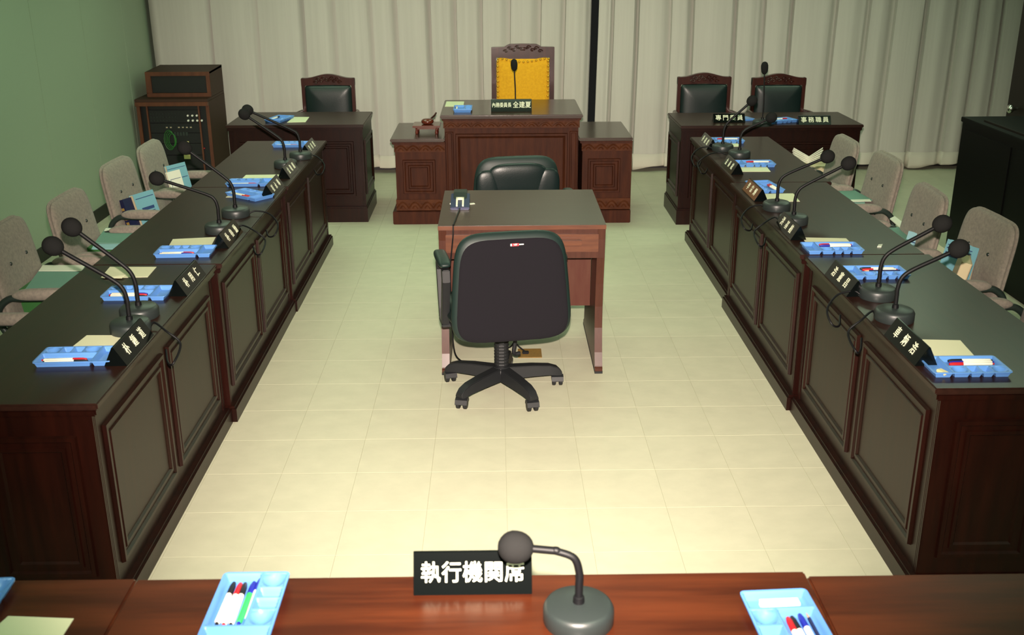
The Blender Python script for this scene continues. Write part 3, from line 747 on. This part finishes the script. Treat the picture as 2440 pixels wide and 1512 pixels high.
def pen(kind, where_, M, fliped=False):
    b, c, e = PENS[kind]
    t = thing('pencil' if kind == 'pencil' else 'pen', PN[kind]+' in the '+where_, 'pencil' if kind == 'pencil' else 'pen', group='pens in the blue trays')
    for nm, me in (('barrel', b), ('tip' if kind == 'pencil' else 'cap', c), ('end_plug', e)):
        o = bpy.data.objects.new(nm, me); COL.objects.link(o); o.parent = t
    t.matrix_world = M; return t
def tray(where_, label, loc, rz, pens, flip=False):
    t = bpy.data.objects.new('pen_tray', TR); COL.objects.link(t); t.location = loc; t.rotation_euler = (0, 0, math.radians(rz))
    tag(t, label, 'tray', 'blue plastic pen trays')
    Mt = T(*loc) @ RZ(rz)
    nb = 0
    for k, kd in enumerate(pens):
        y = .046 - k*.0145 + random.uniform(-.0006, .0006)
        x0 = -.040 + random.uniform(-.008, .008)
        M = Mt @ T(x0, y, .0125) @ RZ(random.uniform(-1.2, 1.2)) @ RX(random.uniform(0, 40))
        if flip: M = Mt @ T(x0+.140, y, .0125) @ RZ(180+random.uniform(-1.2, 1.2))
        po = pen(kd, where_, M)
        if where_ == 'tray left of the wide nameplate' and kd == 'black':
            po['label'] = ('white pen with black cap at the outer side of the tray by the wide nameplate', 'white pen with black cap between red-capped and green pens beside the wide nameplate')[nb]; nb += 1
    return t
# bench trays: pixel of the centre, rotation offset, pens
trL = [((178, 848), 2, ('black', 'red')), ((322, 697), 0, ('black', 'red', 'blue')), ((436, 598), 2, ('blue', 'red')), ((590, 463), -38, ('red', 'red')), ((590, 434), 1, ('red',)), ((692, 343), 0, ('red',))]
trR = [((2298, 872), 0, ('black', 'blue', 'red')), ((2085, 648), 0, ('black', 'red', 'pencil')), ((1982, 590), 0, ('red', 'blue')), ((1822, 444), -82, ('red', 'red')), ((1795, 389), 0, ('red',)), ((1727, 334), 0, ('red',))]
for s_, lst in (('L', trL), ('R', trR)):
    for k, (p, r, pens) in enumerate(lst):
        q = G(*p, HD+.012)
        where_ = '%s tray from the front table, %s bench' % (ORD[k], 'green-wall' if s_ == 'L' else 'cabinet-side')
        if s_ == 'L': tray(where_, 'light blue pen tray at the %s seat from the front table, green-wall bench' % ORD[k], (q.x+.012, q.y, HD), 180+r, pens, flip=True)
        else: tray(where_, 'light blue pen tray at the %s seat from the front table, cabinet-side bench' % ORD[k], (q.x, q.y, HD), 0+r, pens, flip=True)
# foreground trays, long side towards the camera
a = G(610, 1362, .77)
tray('tray left of the wide nameplate', 'light blue pen tray with five pens beside the wide nameplate, over the table edge', ((G(530,1362,.77).x+G(690,1355,.77).x)/2+.004, a.y-.124, .75), 90, ('black', 'red', 'black', 'green', 'blue'))
a = G(1848, 1403, .77)
tray('tray right of the foreground microphone', 'light blue pen tray holding a white slip and a pencil right of the foreground microphone', ((G(1781,1408,.77).x+G(1915,1400,.77).x)/2, a.y-.125, .75), -87, ('red', 'black', 'blue', 'pencil')[::-1], flip=True)
q = G(1848, 1403, .77)
tag(MB().box(-.040, .040, -.010, .010, 0, .012, RZ(3)).build('white_slip', 'paper_white', None, loc=(q.x, q.y-.036, .7535)), 'white rectangular slip lying in the tray right of the foreground microphone', 'paper')
q = G(-12, 1420, .765)
tray('tray at the edge of the dark front table', 'light blue pen tray on the dark front table section beside the loose paper', (q.x-.05, q.y-.06, .747), 92, ())
q = G(2246, 886, HD+.012)
tag(MB().box(-.010, .010, -.018, .018, 0, .010, RZ(20)).build('eraser', 'eraser', None, bevel=.002, loc=(q.x, q.y, HD+.0075)), 'small yellow eraser in the first tray from the front table, cabinet-side bench', 'eraser')
# trays on the rear desks
for lab, p, z, r, pens in (('blue pen tray beside the paper on the desk by the equipment rack', (666, 283), .75, 75, ('black',)), ('blue pen tray beside the paper on top of the podium', (1103, 259), .828, 90, ('red',)),
                     ('blue pen tray beside the microphone on the long side desk', (1856, 287), .75, 20, ('red',))):
    q = G(*p, z+.01); tray(lab.replace('blue pen tray beside the paper', 'tray').replace('blue pen tray beside the microphone', 'tray'), lab, (q.x, q.y, z), r, pens)
q = G(1782, 284, .76); tag(MB().box(-.04, .04, -.06, .06, 0, .012, RZ(20)).build('notebook', 'tray_blue', None, loc=(q.x+.0, q.y+.06, .75)), 'small blue notepad behind the nameplate nearer the podium on the long side desk', 'notepad')

# ------------------------------------------------------------------ loose papers: four corner pixels on the support
def slab(name, label, cat, corners, thick, m, group=None, parent=None):
    P = [G(*c) for c in corners]
    nrm = (P[1]-P[0]).cross(P[3]-P[0]).normalized()
    if nrm.z < 0: nrm = -nrm
    mb = MB().add([tuple(p) for p in P]+[tuple(p+nrm*thick) for p in P], [(3,2,1,0),(4,5,6,7),(0,1,5,4),(1,2,6,5),(2,3,7,6),(3,0,4,7)])
    c = sum(P, Vector())/4
    mb.v = [tuple(Vector(v)-c) for v in mb.v]
    o = mb.build(name, m, parent, loc=c)
    if label: tag(o, label, cat, group)
    return o
zb = HD+.0004
paps = [('L', 0, [(168,830),(207,799),(300,799),(272,830)]), ('L', 1, [(240,662),(262,636),(373,636),(352,660)]), ('L', 2, [(400,590),(412,570),(514,565),(502,588)]),
        ('L', 3, [(538,470),(560,456),(660,456),(640,470)]), ('L', 4, [(570,432),(586,417),(668,416),(660,432)]),
        ('R', 0, [(2230,853),(2195,809),(2288,811),(2326,853)]), ('R', 2, [(1922,582),(1912,566),(2016,568),(2030,582)]), ('R', 3, [(1822,480),(1806,462),(1890,461),(1906,480)]),
        ('R', 4, [(1760,409),(1748,396),(1826,396),(1836,409)]), ('R', 5, [(1700,350),(1692,340),(1756,340),(1766,349)])]
for s_, k, cs in paps:
    slab('note_paper', 'cream note sheet at the %s seat from the front table, %s bench' % (ORD[k], 'green-wall' if s_ == 'L' else 'cabinet-side'), 'paper', [(x, y, zb) for x, y in cs], .0015, 'paper', 'cream note sheets')
slab('note_paper', 'curled cream strip lying across the paper at the second seat, green-wall bench', 'paper', [(242,662,HD+.004),(262,643,HD+.004),(300,655,HD+.012),(290,663,HD+.006)], .001, 'paper')
slab('note_paper', 'cream paper on the dark front table section by the green-wall bench', 'paper', [(-30,1512,.7475),(20,1468,.7475),(176,1474,.7475),(140,1530,.7475)], .0015, 'paper')
slab('note_paper', 'cream paper beside the blue tray on the desk by the rack', 'paper', [(684,292,.7505),(700,279,.7505),(737,279,.7505),(728,291,.7505)], .0015, 'paper')
slab('note_paper', 'cream paper beside the blue tray on top of the podium', 'paper', [(1060,254,.8285),(1064,242,.8285),(1106,242,.8285),(1104,254,.8285)], .0015, 'paper')
slab('paper_scrap', 'tiny white paper scrap on the second desk unit, cabinet-side bench', 'paper', [(2090,589,zb),(2093,584,zb),(2103,583,zb),(2100,589,zb)], .004, 'paper_white')
slab('note_paper', 'small pale slip in front of the microphone on the long side desk', 'paper', [(1835,288,.755),(1832,281,.755),(1846,279,.755),(1850,287,.755)], .001, 'paper_white')

# ------------------------------------------------------------------ gavel set on the podium wing
g0 = G(1018, 315, .655)
gs = thing('gavel_stand', 'low reddish wooden gavel stand on the left podium wing', 'gavel stand', (g0.x, g0.y, .655))
MB().box(-.105, .105, -.10, .10, .050, .066).build('stand_top', 'gavel_red', gs, bevel=.003)
for sx in (-1, 1):
    for sy_ in (-1, 1): MB().lathe([(.010, 0), (.013, .01), (.009, .03), (.014, .05)], 10, T(sx*.075, sy_*.07, 0)).build('leg', 'gavel_red', gs, smooth=50)
MB().box(-.085, .085, -.08, .08, .036, .050).build('apron', 'gavel_red', gs)
gm = thing('gavel', 'round reddish wooden gavel resting on the gavel stand', 'gavel', (g0.x+.005, g0.y-.01, .7215))
MB().lathe([(.030, 0), (.044, .006), (.048, .018), (.046, .028), (.034, .038), (.012, .041), (0, .041)], 24).build('gavel_head', 'gavel_red', gm, smooth=50)
MB().tube([(.02, .03, .030), (.05, .09, .05), (.06, .13, .062)], .007, 8).build('handle', 'chair_wood', gm, smooth=50)

# ------------------------------------------------------------------ equipment rack
RX0, RX1 = -3.06, -2.45
rk = thing('equipment_rack', 'brown wooden audio equipment rack with black panels by the green wall', 'equipment rack', ((RX0+RX1)/2, 4.80, 0))
hw_ = (RX1-RX0)/2
b = MB(); b.box(-hw_, -hw_+.02, .04, .58, 0, .775); b.box(hw_-.02, hw_, .04, .58, 0, .775); b.box(-hw_+.02, hw_-.02, .56, .58, 0, .775); b.box(-hw_+.02, hw_-.02, .04, .56, 0, .05)
b.build('lower_case', 'rack_dark', rk)
MB().box(-hw_-.0, hw_, -.0, .58, .775, .80).build('lower_top', 'rack_dark', rk, bevel=.003)
f = MB(); f.box(-hw_, hw_, -.004, .04, .742, .775); f.box(-hw_, -hw_+.028, .03, .045, .0, .742); f.box(hw_-.028, hw_, .03, .045, .0, .742)
f.build('lower_trim', 'rack_wood', rk, bevel=.002)
for xx in (-hw_+.075, hw_-.100): MB().box(xx, xx+.013, .045, .06, .05, .742).build('rack_rail', 'rack_wood', rk)
MB().box(-hw_+.02, hw_-.02, .075, .09, .05, .742).build('backplane', 'black_panel', rk)
z = .70
for k, hh in enumerate((.11, .085, .09, .10, .12, .12)):
    MB().box(-hw_+.09, hw_-.102, .055, .075, z-hh+.006, z).build('equipment_unit', 'black_panel', rk, bevel=.002); z -= hh
kn = MB()
for r in range(2):
    for c in range(3 if r == 0 else 4):
        kn.lathe([(.009, 0), (.010, .004), (.008, .014), (0, .015)], 10, T(.115+c*.038, .055, .655-r*.042) @ RX(90))
kn.build('knob', 'knob_white', rk, smooth=50)
kn = MB()
for r in range(3):
    for c in range(9):
        kn.box(-.20+c*.026, -.195+c*.026, .050, .055, .665-r*.028, .675-r*.028)
for c in range(7):
    if c != 2: kn.box(-.085+c*.034, -.062+c*.034, .048, .055, .545, .567)
for c in range(5): kn.box(-.02+c*.025, -.002+c*.025, .049, .055, .485, .515)
kn.build('button', 'bracket', rk)
kn = MB()
for c in range(7):
    if c != 2: kn.box(-.080+c*.034, -.066+c*.034, .0465, .048, .552, .560)
kn.build('button_cap', 'tan_cover', rk)
for zz in (.40, .285): MB().box(.045, .10, .046, .0475, zz, zz+.038).build('label_plate', 'label_yellow', rk)
for xx, zz in ((.225, .375), (.232, .235)): MB().lathe([(0,0),(.007,.001),(.005,.006),(0,.008)], 8, T(xx, .052, zz) @ RX(90)).build('indicator', 'led_red', rk)
wv = MB()
for k in range(4):
    wv.tube([(-.06+.045*math.cos(q*.5+k)*(1-.1*k)+.01*k, .040-.004*k, .45+(.085-.01*k)*math.sin(q*.5+k)) for q in range(14)], .0025, 5)
wv.build('cable_coil', 'wire_green', rk, smooth=60)
ux0, ux1 = -hw_+.07, hw_
b = MB(); b.prism([(.15, .80), (.58, .80), (.58, 1.018), (.15, 1.005)], ux0, ux0+.02, 'x'); b.prism([(.15, .80), (.58, .80), (.58, 1.018), (.15, 1.005)], ux1-.02, ux1, 'x')
b.prism([(.15, .99), (.58, 1.0), (.58, 1.02), (.15, 1.008)], ux0, ux1, 'x'); b.box(ux0+.02, ux1-.02, .56, .58, .80, 1.0)
b.build('upper_case', 'rack_dark', rk)
f = MB(); f.box(ux0, ux1, .135, .15, .975, 1.008); f.box(ux0, ux1, .135, .15, .80, .832); f.box(ux0, ux0+.045, .135, .15, .832, .975); f.box(ux1-.03, ux1, .135, .15, .832, .975)
f.build('upper_trim', 'rack_wood', rk, bevel=.002)
MB().box(ux0+.04, ux1-.025, .150, .165, .83, .98).build('upper_panel', 'black_panel', rk)

# ------------------------------------------------------------------ dark cabinets on the right
cb = thing('low_cabinet', 'black wooden cabinet behind the beige chairs on the right', 'cabinet', (3.07, .55, 0))
MB().box(0, .62, 0, 2.25, .06, .90).build('body', 'cabinet_black', cb)
MB().box(-.01, .63, -.01, 2.262, .90, .932).build('top', 'cabinet_black', cb, bevel=.003)
MB().box(.045, .06, 0.0, 2.05, .932, .944).build('ledge', 'door_brown', cb)
MB().box(.02, .60, .02, 2.23, 0, .06).build('plinth', 'cabinet_black', cb)
for k in range(3): MB().box(.03+k*.74, .71+k*.74, -.006, 0, .1, .86, RZ(-90)).build('door', 'cabinet_black', cb, loc=(0, 2.25, 0))
kn_ = GX(2421, 259, 3.86)
tc_ = thing('tall_cabinet', 'tall dark brown wooden cabinet with a round knob at the right edge', 'cabinet', (3.88, 1.5, 0))
ye = GX(2418, 140, 3.88).y
MB().box(0, .55, 0, ye-1.5, .05, 2.1).build('body', 'door_brown', tc_)
MB().box(.02, .53, .02, ye-1.52, 0, .05).build('plinth', 'cabinet_black', tc_)
dd_ = MB().box(-.018, 0, (ye-1.5)*.02, (ye-1.5)*.985, .08, 2.06).build('door', 'door_brown', tc_, bevel=.004)
kk = MB().lathe([(.012, 0), (.014, .02), (.030, .032), (.034, .050), (.024, .064), (0, .068)], 16, T(-.018, kn_.y-1.5, kn_.z) @ RY(-90)).build('knob', 'chrome', tc_, smooth=50); kk.parent = dd_

# ------------------------------------------------------------------ books and papers on the chairs
def book(name, label, loc, rz, tilt, w, h, t, cover, group=None, marks=(), spine=None, bands=0):
    """stands on its lower edge; cover faces -y locally, spine at -x; tilts back by tilt degrees"""
    r = thing(name, label, 'book', loc, rz, group)
    Mb = RX(-tilt)
    MB().box(-w/2, w/2, -t/2, -t/2+.003, 0, h, Mb).box(-w/2, w/2, t/2-.003, t/2, 0, h, Mb).build('cover', cover, r)
    MB().box(-w/2+.002, w/2-.004, -t/2+.003, t/2-.003, .003, h-.003, Mb).build('pages', 'page_edge', r)
    if spine: MB().box(-w/2-.003, -w/2, -t/2, t/2, 0, h, Mb).build('spine', spine, r)
    if bands:
        g = MB()
        for k in range(bands): g.box(-w/2-.0036, -w/2-.003, -t*.25, t*.25, h*(.15+.7*k/bands), h*(.15+.7*(k+.55)/bands), Mb)
        g.build('gilt_lettering', 'gilt', r)
    if marks:
        g = MB()
        for x0, x1, z0, z1 in marks: g.box(x0, x1, -t/2-.0006, -t/2, z0, z1, Mb)
        g.build('print', 'ink_blue', r)
    return r
SZ = .482
def pile(label, x, y, rz, w, d, h, cover):
    r = thing('book_pile' if h > .1 else 'book', label, 'book', (x, y, SZ), rz)
    MB().box(-w/2, w/2, -d/2, d/2, 0, .004).box(-w/2, w/2, -d/2, d/2, h-.004, h).box(-w/2-.004, -w/2, -d/2, d/2, 0, h).build('cover', cover, r)
    MB().box(-w/2, w/2-.004, -d/2+.004, d/2-.004, .004, h-.004).build('pages', 'page_edge', r)
# green-wall side
book('booklet', 'pale blue booklet standing on the beige chair nearest the equipment rack', (-1.985, 2.36, SZ), 62, 14, .16, .26, .02, 'book_blue', marks=[(-.07,.0,.20,.222), (-.08,.07,.17,.174), (-.08,.07,.235,.238)])
book('booklet', 'white printed booklet standing on the beige chair nearest the equipment rack', (-1.955, 2.20, SZ), 62, 14, .11, .25, .012, 'paper_white', marks=[(-.03,.05,.03,.05), (-.03,.05,.06,.08), (-.04,.045,.20,.203), (-.04,-.037,.1,.2)])
book('book', 'thick navy book with gilt spine on the second beige chair from the rack', (-2.015, 1.60, SZ), 66, 16, .15, .23, .040, 'book_navy', spine='book_navy', bands=6)
book('book', 'pale blue book with dark print on the second beige chair from the rack', (-1.965, 1.65, SZ), 66, 16, .16, .245, .030, 'book_blue', marks=[(-.045,.05,.12,.137), (-.045,.05,.145,.162), (-.04,.045,.10,.106), (-.03,.03,.04,.07), (-.07,.07,.215,.219)])
def doc(label, corners, th, m, cat='document'): return slab('document', label, cat, corners, th, m)
pile('thick green book under the teal document on the third beige chair from the rack', -1.93, .98, 90, .24, .22, .150, 'book_green')
doc('teal document lying on the green book of the third beige chair from the rack', [(226,580,.634),(252,545,.634),(345,545,.634),(310,582,.634)], .006, 'book_teal')
doc('white sheet on the teal document of the third beige chair from the rack', [(248,550,.6415),(252,544,.6415),(335,544,.6415),(330,549,.6415)], .002, 'paper_white')
doc('pale blue sheet beside the teal document on the third beige chair from the rack', [(218,594,.634),(225,582,.634),(300,583,.634),(290,594,.634)], .003, 'book_cyan')
pile('thick green book under the teal document on the fourth beige chair from the rack', -1.99, .36, 90, .30, .21, .150, 'book_green')
doc('teal document with print lying on the green book of the fourth beige chair', [(60,692,.634),(102,635,.634),(205,635,.634),(160,692,.634)], .006, 'book_teal')
doc('white sheet over the teal document on the fourth beige chair from the rack', [(92,646,.6415),(102,632,.6415),(204,632,.6415),(195,646,.6415)], .002, 'paper_white')
doc('pale blue booklet on the fifth beige chair from the rack', [(52,742,SZ+.001),(48,716,SZ+.001),(125,716,SZ+.001),(104,742,SZ+.001)], .03, 'book_cyan')
# cabinet side
pile('thick teal book on the second beige chair from the curtain', 1.985, 1.80, 90, .24, .17, .150, 'book_teal')
doc('teal document with white edge lying on the second beige chair from the curtain', [(1990,453,.634),(2030,452,.634),(2078,478,.634),(2030,480,.634)], .006, 'book_teal')
doc('white sheet end on the teal document of the second beige chair from the curtain', [(2028,481,.6415),(2027,476,.6415),(2072,475,.6415),(2076,480,.6415)], .002, 'paper_white')
pile('pale blue thick book on the first beige chair from the curtain', 1.97, 2.33, 90, .20, .17, .14, 'book_cyan')
pile('thick white-edged teal binder on the third beige chair from the curtain', 1.99, .98, 90, .26, .16, .155, 'book_teal')
doc('white-edged sheet leaning on the teal binder of the third beige chair from the curtain', [(2120,522,.640),(2132,516,.640),(2172,548,.640),(2162,558,.640)], .004, 'paper_white')
book('booklet', 'white and blue booklet standing on the third beige chair from the curtain', (2.0, .82, SZ), -66, 14, .10, .20, .015, 'book_cyan', marks=[(-.03,.03,.15,.155)])
pile('grey-green book stack on the fourth beige chair from the curtain', 1.93, .52, 90, .17, .20, .15, 'book_teal')
doc('pale strip of paper on the grey-green stack of the fourth beige chair', [(2222,590,.634),(2232,580,.634),(2290,622,.634),(2280,632,.634)], .003, 'paper')
book('book', 'pale blue book standing on the fourth beige chair before the black cabinet', (2.035, .40, SZ), -66, 15, .18, .265, .026, 'book_blue', marks=[(-.08,.0,.19,.21), (-.08,.06,.225,.23), (-.08,.06,.24,.244)])
book('book', 'dark brown book with tan pages on the fourth beige chair before the black cabinet', (1.975, .26, SZ), -110, 12, .15, .25, .045, 'tan_cover', spine='book_navy', bands=5)
rb_ = thing('ribbon_bundle', 'papers tied with a white ribbon bow beside the first beige chair from the curtain', 'paper bundle', (2.08, 2.86, .4605))
mb = MB()
for k in range(5):
    for s_ in (-1, 1):
        mb.add([(0,-.004*k,.012*k), (s_*.10,-.02+.01*k,.045+.014*k), (s_*.10,.01+.01*k,.025+.012*k), (0,.004,.002*k)], [(0,1,2,3)])
mo = mb.build('bow', 'paper_white', rb_); md = mo.modifiers.new('thick', 'SOLIDIFY'); md.thickness = .004
mo.location = (0, 0, .155)
MB().box(-.12, .12, -.10, .06, .11, .155).build('papers', 'page_edge', rb_)
MB().box(-.12, .12, -.10, .06, 0, .11).build('folder', 'book_teal', rb_)
tag(MB().box(-.14, .14, -.14, .10, 0, .46).build('carton', 'tan_cover', None, bevel=.004, loc=(2.08, 2.86, 0)), 'plain tan carton on the floor under the ribbon-tied papers', 'box')
